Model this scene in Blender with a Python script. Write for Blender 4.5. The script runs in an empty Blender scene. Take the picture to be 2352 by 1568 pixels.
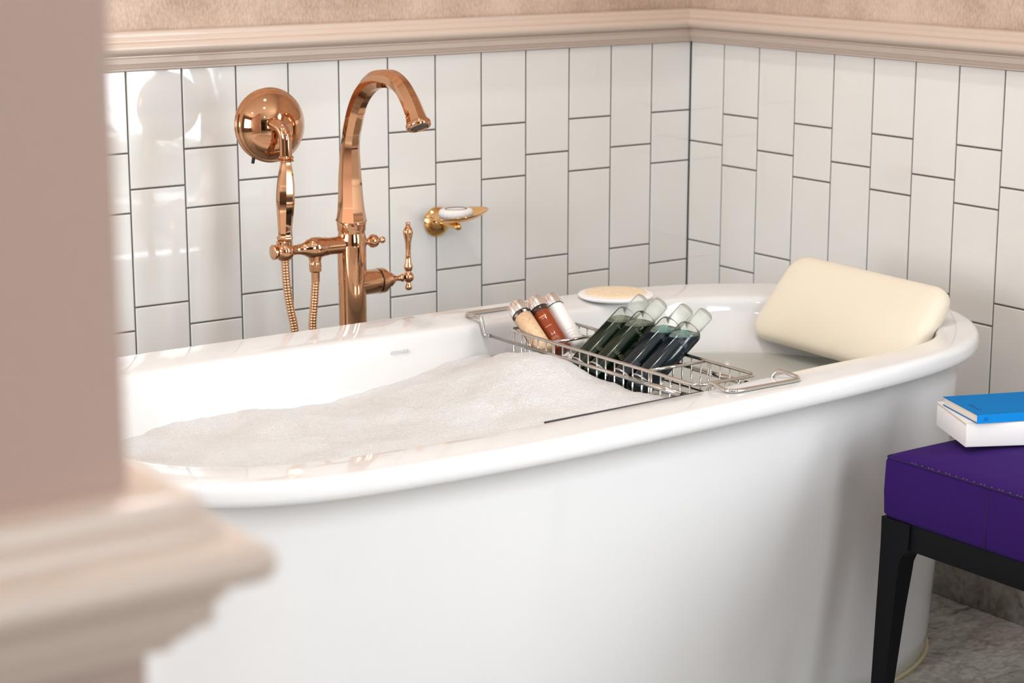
import bpy, bmesh, math, random
from mathutils import Vector, Matrix, noise
random.seed(7)
Z0 = 0.93                       # height of the chair rail's lower edge above the floor; z below is measured from there
S = bpy.context.scene
COL = S.collection
PI = math.pi

# ------------------------------------------------------------------ camera
cam_data = bpy.data.cameras.new('camera')
cam = bpy.data.objects.new('camera', cam_data)
COL.objects.link(cam)
r_, u_, f_ = (0.816849798, -0.576850273, 0.000413225), (0.12404293, 0.17635069, 0.9764803), (0.5633558, 0.79758648, -0.21560622)
M = Matrix(((r_[0], u_[0], -f_[0], -2.60173), (r_[1], u_[1], -f_[1], -3.07674), (r_[2], u_[2], -f_[2], 0.28413 + Z0), (0, 0, 0, 1)))
cam.matrix_world = M
cam_data.sensor_width = 36.0
cam_data.lens = 71.62
cam_data.clip_start = 0.05
cam_data.dof.use_dof = True
cam_data.dof.focus_distance = 2.95
cam_data.dof.aperture_fstop = 7.5
S.camera = cam

# ------------------------------------------------------------------ world, daylight, exposure
S.view_settings.view_transform = 'Standard'
S.view_settings.look = 'None'
S.view_settings.exposure = 0.10
S.view_settings.gamma = 1.0
S.view_settings.use_curve_mapping = False
W = bpy.data.worlds.new('world')
S.world = W
W.use_nodes = True
W.node_tree.nodes['Background'].inputs[0].default_value = (0.85, 0.92, 1.0, 1)
W.node_tree.nodes['Background'].inputs[1].default_value = 1.0
S.cycles.use_denoising = True
S.cycles.max_bounces = 10
S.cycles.transparent_max_bounces = 24
S.cycles.caustics_reflective = False
S.cycles.caustics_refractive = False
S.cycles.sample_clamp_indirect = 6.0

def area(name, loc, direction, sx, sy, power, color, spread=180):
    l = bpy.data.lights.new(name, 'AREA')
    l.shape = 'RECTANGLE'; l.size = sx; l.size_y = sy; l.energy = power; l.color = color
    l.spread = math.radians(spread)
    o = bpy.data.objects.new(name, l); COL.objects.link(o)
    o.location = (loc[0], loc[1], loc[2] + Z0)
    o.rotation_euler = Vector(direction).to_track_quat('-Z', 'Y').to_euler()
    return o
# daylight through the window of the right wall; left and front lamps are added fill, unseen
area('daylight_right', (0.045, -2.525, 0.32), (-1, 0, 0), 0.95, 1.56, 68, (0.89, 0.955, 1.0))
area('fill_light_left', (-4.645, -1.45, 0.42), (1, 0, 0), 1.60, 1.50, 70, (0.89, 0.955, 1.0))
area('fill_light_front', (-1.50, -5.345, 0.47), (0, 1, 0), 1.20, 1.80, 45, (0.89, 0.955, 1.0))

# ------------------------------------------------------------------ materials
def new_mat(name):
    m = bpy.data.materials.new(name); m.use_nodes = True
    return m, m.node_tree, m.node_tree.nodes['Principled BSDF']
def mat(name, color, rough=0.5, metal=0.0, coat=0.0, spec=0.5, trans=0.0, ior=1.45, sss=0.0, sheen=0.0, emit=None, estr=0.0):
    m, nt, b = new_mat(name)
    b.inputs['Base Color'].default_value = (*color, 1)
    b.inputs['Roughness'].default_value = rough
    b.inputs['Metallic'].default_value = metal
    b.inputs['Coat Weight'].default_value = coat
    b.inputs['Coat Roughness'].default_value = 0.03
    b.inputs['Specular IOR Level'].default_value = spec
    b.inputs['Transmission Weight'].default_value = trans
    b.inputs['IOR'].default_value = ior
    b.inputs['Subsurface Weight'].default_value = sss
    b.inputs['Subsurface Scale'].default_value = 0.01
    b.inputs['Sheen Weight'].default_value = sheen
    if emit:
        b.inputs['Emission Color'].default_value = (*emit, 1)
        b.inputs['Emission Strength'].default_value = estr
    return m
def nd(nt, t, **kw):
    n = nt.nodes.new(t)
    for k, v in kw.items():
        if k in n.inputs.keys() if hasattr(n.inputs, 'keys') else False: n.inputs[k].default_value = v
        else: setattr(n, k, v)
    return n
def coords(nt, scale=(1, 1, 1), rot=(0, 0, 0)):
    tc = nt.nodes.new('ShaderNodeTexCoord'); mp = nt.nodes.new('ShaderNodeMapping')
    mp.inputs['Scale'].default_value = scale; mp.inputs['Rotation'].default_value = rot
    nt.links.new(tc.outputs['Object'], mp.inputs['Vector'])
    return mp.outputs['Vector']
def noise_node(nt, vec, scale, detail=4, rough=0.5):
    n = nt.nodes.new('ShaderNodeTexNoise')
    n.inputs['Scale'].default_value = scale; n.inputs['Detail'].default_value = detail; n.inputs['Roughness'].default_value = rough
    nt.links.new(vec, n.inputs['Vector'])
    return n.outputs['Fac']
def ramp(nt, fac, stops):
    r = nt.nodes.new('ShaderNodeValToRGB')
    e = r.color_ramp.elements
    while len(e) < len(stops): e.new(0.5)
    for i, (p, c) in enumerate(stops): e[i].position = p; e[i].color = (*c, 1)
    nt.links.new(fac, r.inputs['Fac'])
    return r.outputs['Color']
def bump(nt, b, height, strength, dist):
    n = nt.nodes.new('ShaderNodeBump')
    n.inputs['Strength'].default_value = strength; n.inputs['Distance'].default_value = dist
    nt.links.new(height, n.inputs['Height']); nt.links.new(n.outputs['Normal'], b.inputs['Normal'])
    return n

# textured plaster above the rail
def plaster(name, ca, cb, bs=1.0, tex=1.0):
    m, nt, b = new_mat(name)
    v = coords(nt)
    f1 = noise_node(nt, v, 6, 3, 0.6)
    f2 = noise_node(nt, coords(nt, (1, 1, 0.45)), 260, 3, 0.65)
    mx = nt.nodes.new('ShaderNodeMath'); mx.operation = 'MULTIPLY_ADD'
    mx.inputs[1].default_value = 0.55; nt.links.new(f1, mx.inputs[0])
    m2 = nt.nodes.new('ShaderNodeMath'); m2.operation = 'MULTIPLY'; m2.inputs[1].default_value = 0.45 * tex
    nt.links.new(f2, m2.inputs[0]); nt.links.new(m2.outputs[0], mx.inputs[2])
    nt.links.new(ramp(nt, mx.outputs[0], [(0.36, cb), (0.62, ca)]), b.inputs['Base Color'])
    b.inputs['Roughness'].default_value = 0.85
    bump(nt, b, f2, 0.5 * bs, 0.002)
    return m
M_PLASTER = plaster('speckled_plaster', (0.68, 0.53, 0.43), (0.42, 0.30, 0.23))
M_PLASTER_SMOOTH = plaster('smooth_plaster', (0.565, 0.42, 0.36), (0.49, 0.35, 0.295), 0.25, 0.3)
M_PANEL = mat('rail_wall_paint', (0.48, 0.36, 0.31), 0.6)
M_CEIL = mat('ceiling_paint', (0.85, 0.80, 0.74), 0.9)
M_ROOM = mat('room_wall_paint', (0.20, 0.165, 0.14), 0.9)
M_RAIL = mat('rail_paint', (0.63, 0.51, 0.43), 0.32, coat=0.15)
M_GROUT = mat('grey_grout', (0.135, 0.115, 0.105), 0.9)
# glazed tile with a faint waviness
M_TILE, nt, b = new_mat('white_glazed_tile')
v = coords(nt)
nt.links.new(ramp(nt, noise_node(nt, v, 3.5, 2), [(0.3, (0.82, 0.80, 0.765)), (0.7, (0.86, 0.84, 0.81))]), b.inputs['Base Color'])
b.inputs['Roughness'].default_value = 0.06
b.inputs['Coat Weight'].default_value = 1.0
b.inputs['Coat Roughness'].default_value = 0.03
bump(nt, b, noise_node(nt, v, 22, 2, 0.5), 0.10, 0.004)
# enamel
M_TUB = mat('white_enamel', (0.755, 0.75, 0.75), 0.07, coat=0.12)

M_COPPER = mat('rose_gold', (0.62, 0.338, 0.19), 0.05, metal=1.0)
M_BRASS = mat('gold_brass', (0.90, 0.52, 0.20), 0.10, metal=1.0)
M_CHROME = mat('chrome_wire', (0.62, 0.60, 0.575), 0.10, metal=1.0)
M_CHROME2 = mat('chrome_cap', (0.93, 0.92, 0.93), 0.12, metal=1.0)
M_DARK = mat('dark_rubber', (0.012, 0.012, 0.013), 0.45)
M_STEEL = mat('dark_aerator_mesh', (0.10, 0.095, 0.09), 0.4, metal=0.6)
M_CAULK = mat('aged_sealant', (0.52, 0.45, 0.27), 0.5)
M_TEXT = mat('grey_print', (0.56, 0.55, 0.545), 0.4)
# foam
M_FOAM, nt, b = new_mat('bath_foam')
v = coords(nt)
vo = nt.nodes.new('ShaderNodeTexVoronoi'); vo.inputs['Scale'].default_value = 420
nt.links.new(v, vo.inputs['Vector'])
nt.links.new(ramp(nt, noise_node(nt, v, 9, 3), [(0.30, (0.70, 0.675, 0.66)), (0.58, (0.77, 0.775, 0.785))]), b.inputs['Base Color'])
b.inputs['Roughness'].default_value = 0.6
b.inputs['Subsurface Weight'].default_value = 0.10
b.inputs['Subsurface Scale'].default_value = 0.006
bump(nt, b, vo.outputs['Distance'], 0.7, 0.0030)
# thin clear plastic / glass that lets light through
def clear(name, tint, gloss_r=0.04, blend=0.12, frost=0.0):
    m = bpy.data.materials.new(name); m.use_nodes = True; nt = m.node_tree; nt.nodes.clear()
    out = nt.nodes.new('ShaderNodeOutputMaterial')
    tr = nt.nodes.new('ShaderNodeBsdfTransparent'); tr.inputs[0].default_value = (*tint, 1)
    gl = nt.nodes.new('ShaderNodeBsdfGlossy'); gl.inputs['Roughness'].default_value = gloss_r
    lw = nt.nodes.new('ShaderNodeLayerWeight'); lw.inputs['Blend'].default_value = blend
    mx = nt.nodes.new('ShaderNodeMixShader')
    nt.links.new(lw.outputs['Fresnel'], mx.inputs[0]); nt.links.new(tr.outputs[0], mx.inputs[1]); nt.links.new(gl.outputs[0], mx.inputs[2])
    last = mx
    if frost > 0:
        df = nt.nodes.new('ShaderNodeBsdfDiffuse'); df.inputs[0].default_value = (0.8, 0.82, 0.78, 1)
        m2 = nt.nodes.new('ShaderNodeMixShader'); m2.inputs[0].default_value = frost
        nt.links.new(mx.outputs[0], m2.inputs[1]); nt.links.new(df.outputs[0], m2.inputs[2]); last = m2
    nt.links.new(last.outputs[0], out.inputs[0])
    return m
M_CLEAR = clear('clear_plastic', (0.95, 0.96, 0.93), 0.08, 0.08)
M_CAPC = clear('clear_cap_plastic', (0.95, 0.96, 0.93), 0.12, 0.12, 0.27)
M_PANE = clear('window_glass', (0.98, 0.98, 0.98), 0.02, 0.05)
M_JAR = clear('clear_jar_glass', (0.98, 0.97, 0.95), 0.05, 0.08)
M_WATER = clear('bath_water', (0.93, 0.94, 0.89), 0.0, 0.12, 0.42)
M_LGREEN = mat('dark_green_gel', (0.004, 0.015, 0.006), 0.16, coat=0.1)
M_LBLUE = mat('dark_navy_gel', (0.002, 0.010, 0.019), 0.14, coat=0.1)
M_TEAL = clear('teal_gel_film', (0.25, 0.75, 0.75), 0.05, 0.25, 0.15)
M_OLIVE = clear('olive_gel_film', (0.50, 0.58, 0.42), 0.05, 0.25, 0.12)
M_BAND = mat('silver_print', (0.42, 0.42, 0.43), 0.3, metal=0.4)
M_PRINTG = mat('pale_gold_print', (0.20, 0.20, 0.12), 0.5)
M_PRINTB = mat('grey_blue_print', (0.13, 0.15, 0.19), 0.5)
M_AMBER = mat('amber_gel', (0.27, 0.042, 0.008), 0.12, coat=0.4)
M_AMBER2 = mat('amber_dark_glass', (0.045, 0.02, 0.015), 0.08, coat=0.5)
M_PEACHLINE = mat('peach_print', (0.85, 0.42, 0.26), 0.5)
M_WHITECREAM = mat('white_cream', (0.88, 0.86, 0.84), 0.35, coat=0.5, sss=0.1)
M_SALT, nt, b = new_mat('peach_bath_salt')
v = coords(nt); vo = nt.nodes.new('ShaderNodeTexVoronoi'); vo.inputs['Scale'].default_value = 420
nt.links.new(v, vo.inputs['Vector'])
nt.links.new(ramp(nt, noise_node(nt, v, 160, 4, 0.7), [(0.3, (0.62, 0.37, 0.19)), (0.45, (0.90, 0.62, 0.40)), (0.7, (0.92, 0.70, 0.50))]), b.inputs['Base Color'])
b.inputs['Roughness'].default_value = 0.4; b.inputs['Subsurface Weight'].default_value = 0.2; b.inputs['Subsurface Scale'].default_value = 0.004
bump(nt, b, vo.outputs['Distance'], 0.6, 0.001)
# pillow
M_PILLOW, nt, b = new_mat('cream_vinyl')
v = coords(nt)
b.inputs['Base Color'].default_value = (0.82, 0.755, 0.62, 1)
b.inputs['Roughness'].default_value = 0.42; b.inputs['Subsurface Weight'].default_value = 0.15; b.inputs['Subsurface Scale'].default_value = 0.02
bump(nt, b, noise_node(nt, v, 14, 3), 0.15, 0.006)
# loofah pad
M_LOOFAH, nt, b = new_mat('loofah_fibre')
v = coords(nt)
nf = noise_node(nt, v, 240, 4, 0.7)
nt.links.new(ramp(nt, nf, [(0.35, (0.80, 0.62, 0.42)), (0.65, (0.92, 0.79, 0.60))]), b.inputs['Base Color'])
b.inputs['Roughness'].default_value = 0.9; bump(nt, b, nf, 0.8, 0.0015)
M_TOWEL = mat('white_towelling', (0.86, 0.84, 0.84), 0.9)
M_SOAP = mat('white_soap', (0.90, 0.86, 0.82), 0.35, sss=0.2)
# purple weave
M_PURPLE, nt, b = new_mat('purple_weave')
v = coords(nt)
wv = nt.nodes.new('ShaderNodeTexWave'); wv.inputs['Scale'].default_value = 330; wv.bands_direction = 'DIAGONAL'
wv.inputs['Distortion'].default_value = 1.2; nt.links.new(v, wv.inputs['Vector'])
nt.links.new(ramp(nt, wv.outputs['Fac'], [(0.2, (0.020, 0.004, 0.072)), (0.8, (0.038, 0.009, 0.130))]), b.inputs['Base Color'])
b.inputs['Roughness'].default_value = 0.85; b.inputs['Specular IOR Level'].default_value = 0.12; b.inputs['Sheen Weight'].default_value = 0.04
b.inputs['Sheen Tint'].default_value = (0.45, 0.25, 0.95, 1)
bump(nt, b, wv.outputs['Fac'], 0.35, 0.0006)
M_SEAM = mat('dark_purple_seam', (0.018, 0.006, 0.05), 0.9)
M_STITCH = mat('pale_stitch', (0.20, 0.13, 0.26), 0.9)
M_BLACKW = mat('black_lacquer_wood', (0.004, 0.0042, 0.0055), 0.5, spec=0.12)
M_BLUE = mat('blue_cover', (0.0, 0.150, 0.42), 0.6, spec=0.05)
M_BLUESP = mat('blue_spine', (0.0, 0.22, 0.62), 0.5, spec=0.2)
M_BLUEINK = mat('dark_blue_print', (0.0, 0.04, 0.16), 0.5)
M_PAPERW = mat('white_cover', (0.80, 0.765, 0.745), 0.45)
M_PAGES, nt, b = new_mat('page_edges')
v = coords(nt, (1, 1, 1)); wv = nt.nodes.new('ShaderNodeTexWave'); wv.bands_direction = 'Z'; wv.inputs['Scale'].default_value = 420
nt.links.new(v, wv.inputs['Vector'])
nt.links.new(ramp(nt, wv.outputs['Fac'], [(0.2, (0.62, 0.54, 0.47)), (0.7, (0.78, 0.70, 0.62))]), b.inputs['Base Color'])
b.inputs['Roughness'].default_value = 0.9
# stone floor
def stone(name, a, c, d, sc):
    m, nt, b = new_mat(name)
    v = coords(nt, sc)
    n1 = noise_node(nt, v, 7, 6, 0.65); n2 = noise_node(nt, v, 30, 5, 0.7)
    vo = nt.nodes.new('ShaderNodeTexVoronoi'); vo.inputs['Scale'].default_value = 22; nt.links.new(v, vo.inputs['Vector'])
    mm = nt.nodes.new('ShaderNodeMath'); mm.operation = 'MULTIPLY_ADD'; mm.inputs[1].default_value = 0.5
    nt.links.new(n1, mm.inputs[0]); m2 = nt.nodes.new('ShaderNodeMath'); m2.operation = 'MULTIPLY'; m2.inputs[1].default_value = 0.5
    nt.links.new(n2, m2.inputs[0]); nt.links.new(m2.outputs[0], mm.inputs[2])
    c1 = ramp(nt, mm.outputs[0], [(0.38, d), (0.45, a), (0.58, c)])
    wob = nt.nodes.new('ShaderNodeTexNoise'); wob.inputs['Scale'].default_value = 16; nt.links.new(v, wob.inputs['Vector'])
    add = nt.nodes.new('ShaderNodeVectorMath'); add.operation = 'MULTIPLY_ADD'; add.inputs[1].default_value = (0.06, 0.06, 0.06)
    nt.links.new(wob.outputs['Color'], add.inputs[0]); nt.links.new(v, add.inputs[2]); nt.links.new(add.outputs[0], vo.inputs['Vector'])
    vo.inputs['Scale'].default_value = 75
    chip = ramp(nt, vo.outputs['Color'], [(0.25, (0.50, 0.48, 0.46)), (0.5, (0.80, 0.79, 0.78)), (0.8, (1.0, 0.97, 0.94))])
    mc = nt.nodes.new('ShaderNodeMix'); mc.data_type = 'RGBA'; mc.blend_type = 'MULTIPLY'; mc.inputs['Factor'].default_value = 0.6
    nt.links.new(c1, mc.inputs[6]); nt.links.new(chip, mc.inputs[7])
    nt.links.new(mc.outputs[2], b.inputs['Base Color'])
    b.inputs['Roughness'].default_value = 0.45
    return m
M_STONE = stone('grey_marble_chip_floor', (0.36, 0.33, 0.30), (0.50, 0.47, 0.44), (0.12, 0.11, 0.10), (1, 1.9, 1))
M_STONEB = stone('grey_terrazzo_skirting', (0.28, 0.26, 0.23), (0.44, 0.41, 0.37), (0.12, 0.11, 0.10), (1, 1, 1))
M_FGROUT = mat('pale_floor_grout', (0.55, 0.52, 0.47), 0.9)
M_FRAME = mat('white_window_frame', (0.8, 0.8, 0.78), 0.4)
M_FILL_LAMP = mat('fill_lamp_diffuser', (1, 1, 1), 0.5, emit=(1.0, 0.86, 0.70), estr=9.0)
M_ADDED_DOOR = mat('added_dark_door', (0.05, 0.03, 0.02), 0.4)

# ------------------------------------------------------------------ mesh helpers
class G:
    """geometry in progress: vertices, faces, a material slot per face"""
    def __init__(s): s.v = []; s.f = []; s.m = []; s.sm = []
    def add(s, vs, fs, mi=0, smooth=True):
        o = len(s.v); s.v += [Vector(p) for p in vs]
        for f in fs: s.f.append([i + o for i in f]); s.m.append(mi); s.sm.append(smooth)
        return s
    def xf(s, mtx, start=0):
        for i in range(start, len(s.v)): s.v[i] = mtx @ s.v[i]
        return s

def build(name, g, mats, parent=None, local=False, loc=None, angle=None, ridge=None):
    """link g as one mesh object; parent = Empty (its world location is subtracted unless local)"""
    me = bpy.data.meshes.new(name)
    off = Vector((0, 0, 0))
    if not local:
        base = Vector(loc) if loc is not None else (parent['_o'] if parent is not None and '_o' in parent else Vector((0, 0, 0)))
        base = Vector(base)
        vs = [v - base for v in g.v]
    else:
        vs = g.v; base = Vector((0, 0, 0))
    me.from_pydata([tuple(v) for v in vs], [], g.f)
    mats = mats if isinstance(mats, (list, tuple)) else [mats]
    for m in mats: me.materials.append(m)
    me.polygons.foreach_set('material_index', g.m)
    me.polygons.foreach_set('use_smooth', g.sm)
    me.update()
    bm = bmesh.new(); bm.from_mesh(me)
    if ridge:                   # crisp lengthwise ridges of a faceted sweep: (facets, vertex count)
        bm.verts.index_update()
        for e in bm.edges:
            i, j = e.verts[0].index, e.verts[1].index
            if i < ridge[1] and j < ridge[1] and i % ridge[0] == j % ridge[0]: e.smooth = False
    bmesh.ops.remove_doubles(bm, verts=bm.verts, dist=1e-6)
    bmesh.ops.recalc_face_normals(bm, faces=bm.faces)
    if angle is not None:
        for e in bm.edges:
            if len(e.link_faces) == 2 and e.calc_face_angle(0) > math.radians(angle): e.smooth = False
    bm.to_mesh(me); bm.free()
    o = bpy.data.objects.new(name, me); COL.objects.link(o)
    if parent is not None:
        o.parent = parent
    elif not local:
        o.location = base + Vector((0, 0, Z0))
    return o

def tag(o, label=None, cat=None, group=None, kind=None):
    if label: o['label'] = label
    if cat: o['category'] = cat
    if group: o['group'] = group
    if kind: o['kind'] = kind
    return o
def thing(name, label, cat, loc=(0, 0, 0), group=None, rot=None):
    o = bpy.data.objects.new(name, None); COL.objects.link(o)
    o.empty_display_size = 0.03
    o.location = (loc[0], loc[1], loc[2] + Z0)
    if rot is not None: o.rotation_mode = 'QUATERNION'; o.rotation_quaternion = rot
    o['_o'] = Vector(loc)
    return tag(o, label, cat, group)
def origin(p): return Vector(p['_o'])
def sub(name, g, mats, part, **kw):
    """a sub-part: child of a part that itself sits at its thing's origin"""
    root = part.parent if part.parent else part
    o = build(name, g, mats, None, local=True, **kw)
    for vtx in o.data.vertices: vtx.co -= origin(root)
    o.parent = part
    return o

def catmull(pts, n=8, closed=False):
    P = [Vector(p) for p in pts]; out = []
    L = len(P)
    for i in range(L if closed else L - 1):
        if closed: a, b2, c, d = P[(i - 1) % L], P[i], P[(i + 1) % L], P[(i + 2) % L]
        else: a, b2, c, d = P[max(i - 1, 0)], P[i], P[i + 1], P[min(i + 2, L - 1)]
        for k in range(n):
            t = k / n
            out.append(0.5 * ((2 * b2) + (c - a) * t + (2 * a - 5 * b2 + 4 * c - d) * t * t + (3 * b2 - a - 3 * c + d) * t ** 3))
    if not closed: out.append(P[-1].copy())
    return out
def tube(g, path, rad, seg=12, closed=False, caps=True, mi=0, smooth=True, up=None, phase=0.0):
    P = [Vector(p) for p in path]; n = len(P)
    R = rad if isinstance(rad, (list, tuple)) else [rad] * n
    T = []
    for i in range(n):
        if closed: t = P[(i + 1) % n] - P[i - 1]
        else: t = P[min(i + 1, n - 1)] - P[max(i - 1, 0)]
        T.append(t.normalized())
    ref = Vector(up) if up else (Vector((0, 0, 1)) if abs(T[0].z) < 0.9 else Vector((1, 0, 0)))
    N = (ref - T[0] * ref.dot(T[0])).normalized()
    vs = []
    for i in range(n):
        N = (N - T[i] * N.dot(T[i])).normalized(); B = T[i].cross(N)
        for k in range(seg):
            a = 2 * PI * k / seg + phase
            vs.append(P[i] + (N * math.cos(a) + B * math.sin(a)) * R[i])
    fs = []
    for i in range(n if closed else n - 1):
        j = (i + 1) % n
        for k in range(seg):
            k2 = (k + 1) % seg
            fs.append([i * seg + k, i * seg + k2, j * seg + k2, j * seg + k])
    g.add(vs, fs, mi, smooth)
    if caps and not closed:
        o = len(g.v) - len(vs)
        g.f.append([o + k for k in range(seg)][::-1]); g.m.append(mi); g.sm.append(False)
        g.f.append([o + (n - 1) * seg + k for k in range(seg)]); g.m.append(mi); g.sm.append(False)
    return g
def lathe(g, prof, org=(0, 0, 0), axis=(0, 0, 1), seg=32, mi=0, smooth=True, squash=None):
    """prof = [(radius, distance along axis)]"""
    A = Vector(axis).normalized()
    ref = Vector((1, 0, 0)) if abs(A.x) < 0.9 else Vector((0, 1, 0))
    X = (ref - A * ref.dot(A)).normalized(); Y = A.cross(X); O = Vector(org)
    vs = []; ring = []
    for r, h in prof:
        if r < 1e-7: ring.append([len(vs)]); vs.append(O + A * h)
        else:
            ring.append(list(range(len(vs), len(vs) + seg)))
            for k in range(seg):
                a = 2 * PI * k / seg
                vs.append(O + A * h + (X * math.cos(a) + Y * math.sin(a)) * r)
    fs = []
    for a, b2 in zip(ring, ring[1:]):
        for k in range(seg):
            k2 = (k + 1) % seg
            if len(a) == 1 and len(b2) == 1: continue
            if len(a) == 1: fs.append([a[0], b2[k], b2[k2]])
            elif len(b2) == 1: fs.append([a[k], a[k2], b2[0]])
            else: fs.append([a[k], a[k2], b2[k2], b2[k]])
    return g.add(vs, fs, mi, smooth)
def box(g, c0, c1, mi=0, bev=0.0, seg=2):
    bm = bmesh.new(); bmesh.ops.create_cube(bm, size=1)
    for v_ in bm.verts:
        v_.co = Vector([(c0[i] + c1[i]) / 2 + v_.co[i] * (c1[i] - c0[i]) for i in range(3)])
    if bev > 0: bmesh.ops.bevel(bm, geom=bm.edges[:], offset=bev, segments=seg, profile=0.5, affect='EDGES')
    take(g, bm, mi, bev > 0)
    return g
def take(g, bm, mi=0, smooth=False):
    bm.verts.index_update()
    g.add([v_.co.copy() for v_ in bm.verts], [[v_.index for v_ in f.verts] for f in bm.faces], mi, smooth)
    bm.free()
def text_geo(body, size, depth=0.0004):
    """lettering as mesh data: lies in local XY, centred"""
    cu = bpy.data.curves.new('lettering', 'FONT'); cu.body = body; cu.size = size; cu.extrude = depth
    cu.align_x = 'CENTER'; cu.align_y = 'CENTER'; cu.resolution_u = 3
    o = bpy.data.objects.new('lettering', cu); COL.objects.link(o)
    bpy.context.view_layer.update()
    me = bpy.data.meshes.new_from_object(o.evaluated_get(bpy.context.evaluated_depsgraph_get()))
    g = G(); g.add([v_.co.copy() for v_ in me.vertices], [list(p.vertices) for p in me.polygons], 0, False)
    bpy.data.objects.remove(o); bpy.data.curves.remove(cu); bpy.data.meshes.remove(me)
    return g

# ------------------------------------------------------------------ tiled walls
XMIN, YMIN, ZF, ZC = -4.6, -5.3, -0.93, 1.62
def tile_columns(first, width, count):
    e = [0.0, first]
    for i in range(count): e.append(e[-1] + width)
    return e
def tiled_wall(name, frame, length, first, parity, hole=None):
    """frame(s, n, z) -> point: s metres along the wall from the corner, n metres out of the tile face"""
    g = G()
    def quad(s0, s1, z0, z1, n, mi):
        g.add([frame(s0, n, z0), frame(s1, n, z0), frame(s1, n, z1), frame(s0, n, z1)], [[0, 1, 2, 3]], mi, False)
    def slab(s0, s1, z0, z1, n0, n1, mi):
        p = [frame(a, b2, c) for a in (s0, s1) for b2 in (n0, n1) for c in (z0, z1)]
        g.add(p, [[0, 1, 3, 2], [4, 6, 7, 5], [0, 4, 5, 1], [2, 3, 7, 6], [0, 2, 6, 4], [1, 5, 7, 3]], mi, False)
    parts = [(0, length, 0.0, ZC, 0)] if not hole else [(0, hole[0], 0, ZC, 0), (hole[1], length, 0, ZC, 0), (hole[0], hole[1], hole[3], ZC, 0)]
    for s0, s1, z0, z1, mi in parts: slab(s0 if s0 > 0 else -0.12, s1, z0, z1, -0.12, -0.003, mi)
    parts = [(0, length, ZF, 0.0)] if not hole else [(0, hole[0], ZF, 0), (hole[1], length, ZF, 0), (hole[0], hole[1], ZF, hole[2])]
    for s0, s1, z0, z1 in parts: slab(s0 if s0 > 0 else -0.12, s1, z0, z1, -0.12, -0.0022, 1)
    if hole: slab(hole[0], hole[1], hole[2] - 0.001, hole[2], -0.12, 0.0, 0)
    ed = tile_columns(first, 0.1, int(length / 0.1))
    gw = 0.00125
    rnd = random.Random(5)
    for c in range(len(ed) - 1):
        s0, s1 = ed[c], min(ed[c + 1], length)
        if s1 - s0 < 0.01: continue
        if (c + parity) % 2 == 0: zs = [0, 0.1954, 0.3929, 0.5904, 0.7879, 0.93]
        else: zs = [0, 0.1350, 0.2342, 0.4325, 0.6305, 0.8285, 0.93]
        for a, b2 in zip(zs, zs[1:]):
            z1, z0 = -a - gw, -b2 + gw
            x0, x1 = s0 + gw, s1 - gw
            if hole and x1 > hole[0] and x0 < hole[1] and z1 > hole[2]: continue
            tx, tz = rnd.uniform(-1, 1) * 0.00016, rnd.uniform(-1, 1) * 0.00022
            i = 0.0016
            o = [frame(x0, -0.002, z0), frame(x1, -0.002, z0), frame(x1, -0.002, z1), frame(x0, -0.002, z1)]
            md = [frame(x0 + .0005, -0.0007, z0 + .0005), frame(x1 - .0005, -0.0007, z0 + .0005), frame(x1 - .0005, -0.0007, z1 - .0005), frame(x0 + .0005, -0.0007, z1 - .0005)]
            t = [frame(x0 + i, -tx - tz, z0 + i), frame(x1 - i, tx - tz, z0 + i), frame(x1 - i, tx + tz, z1 - i), frame(x0 + i, -tx + tz, z1 - i)]
            g.add(o + md + t, [[0, 1, 5, 4], [1, 2, 6, 5], [2, 3, 7, 6], [3, 0, 4, 7], [4, 5, 9, 8], [5, 6, 10, 9], [6, 7, 11, 10], [7, 4, 8, 11], [8, 9, 10, 11]], 2, False)
    return tag(build(name, g, [M_PLASTER, M_GROUT, M_TILE], loc=(0, 0, 0)), kind='structure')
# walls overlap behind the corner
tiled_wall('wall_back', lambda s, n, z: Vector((-s, -n, z)), -XMIN, 0.0966, 1)
tiled_wall('wall_right', lambda s, n, z: Vector((-n, -s, z)), -YMIN, 0.0972, 0, (2.05, 3.00, -0.46, 1.10))

# left and front walls of the room (outside the view, they bounce the light)
g = G()
box(g, (XMIN - 0.1, YMIN, ZF), (XMIN, -2.25, ZC)); box(g, (XMIN - 0.1, -0.65, ZF), (XMIN, 0, ZC))
box(g, (XMIN - 0.1, -2.25, ZF), (XMIN, -0.65, -0.33)); box(g, (XMIN - 0.1, -2.25, 1.17), (XMIN, -0.65, ZC))
tag(build('wall_left', g, M_ROOM, loc=(0, 0, 0)), kind='structure')
g = G(); box(g, (XMIN, YMIN - 0.1, ZF), (-2.1, YMIN, ZC)); box(g, (-0.9, YMIN - 0.1, ZF), (0, YMIN, ZC)); box(g, (-2.1, YMIN - 0.1, ZF), (-0.9, YMIN, -0.43)); box(g, (-2.1, YMIN - 0.1, 1.37), (-0.9, YMIN, ZC))
tag(build('wall_front', g, M_ROOM, loc=(0, 0, 0)), kind='structure')
g = G(); box(g, (XMIN - 0.1, YMIN - 0.1, ZC), (0.12, 0.12, ZC + 0.1))
tag(build('ceiling', g, M_CEIL, loc=(0, 0, 0)), kind='structure')
# unseen door on the front wall, added for dark reflections in the copper
g = G(); box(g, (-3.6, YMIN, ZF), (-2.6, YMIN + 0.05, ZF + 2.05), 0, 0.004)
dr = tag(build('added_door_1', g, M_ADDED_DOOR, loc=(0, 0, 0)), kind='structure')

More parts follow.
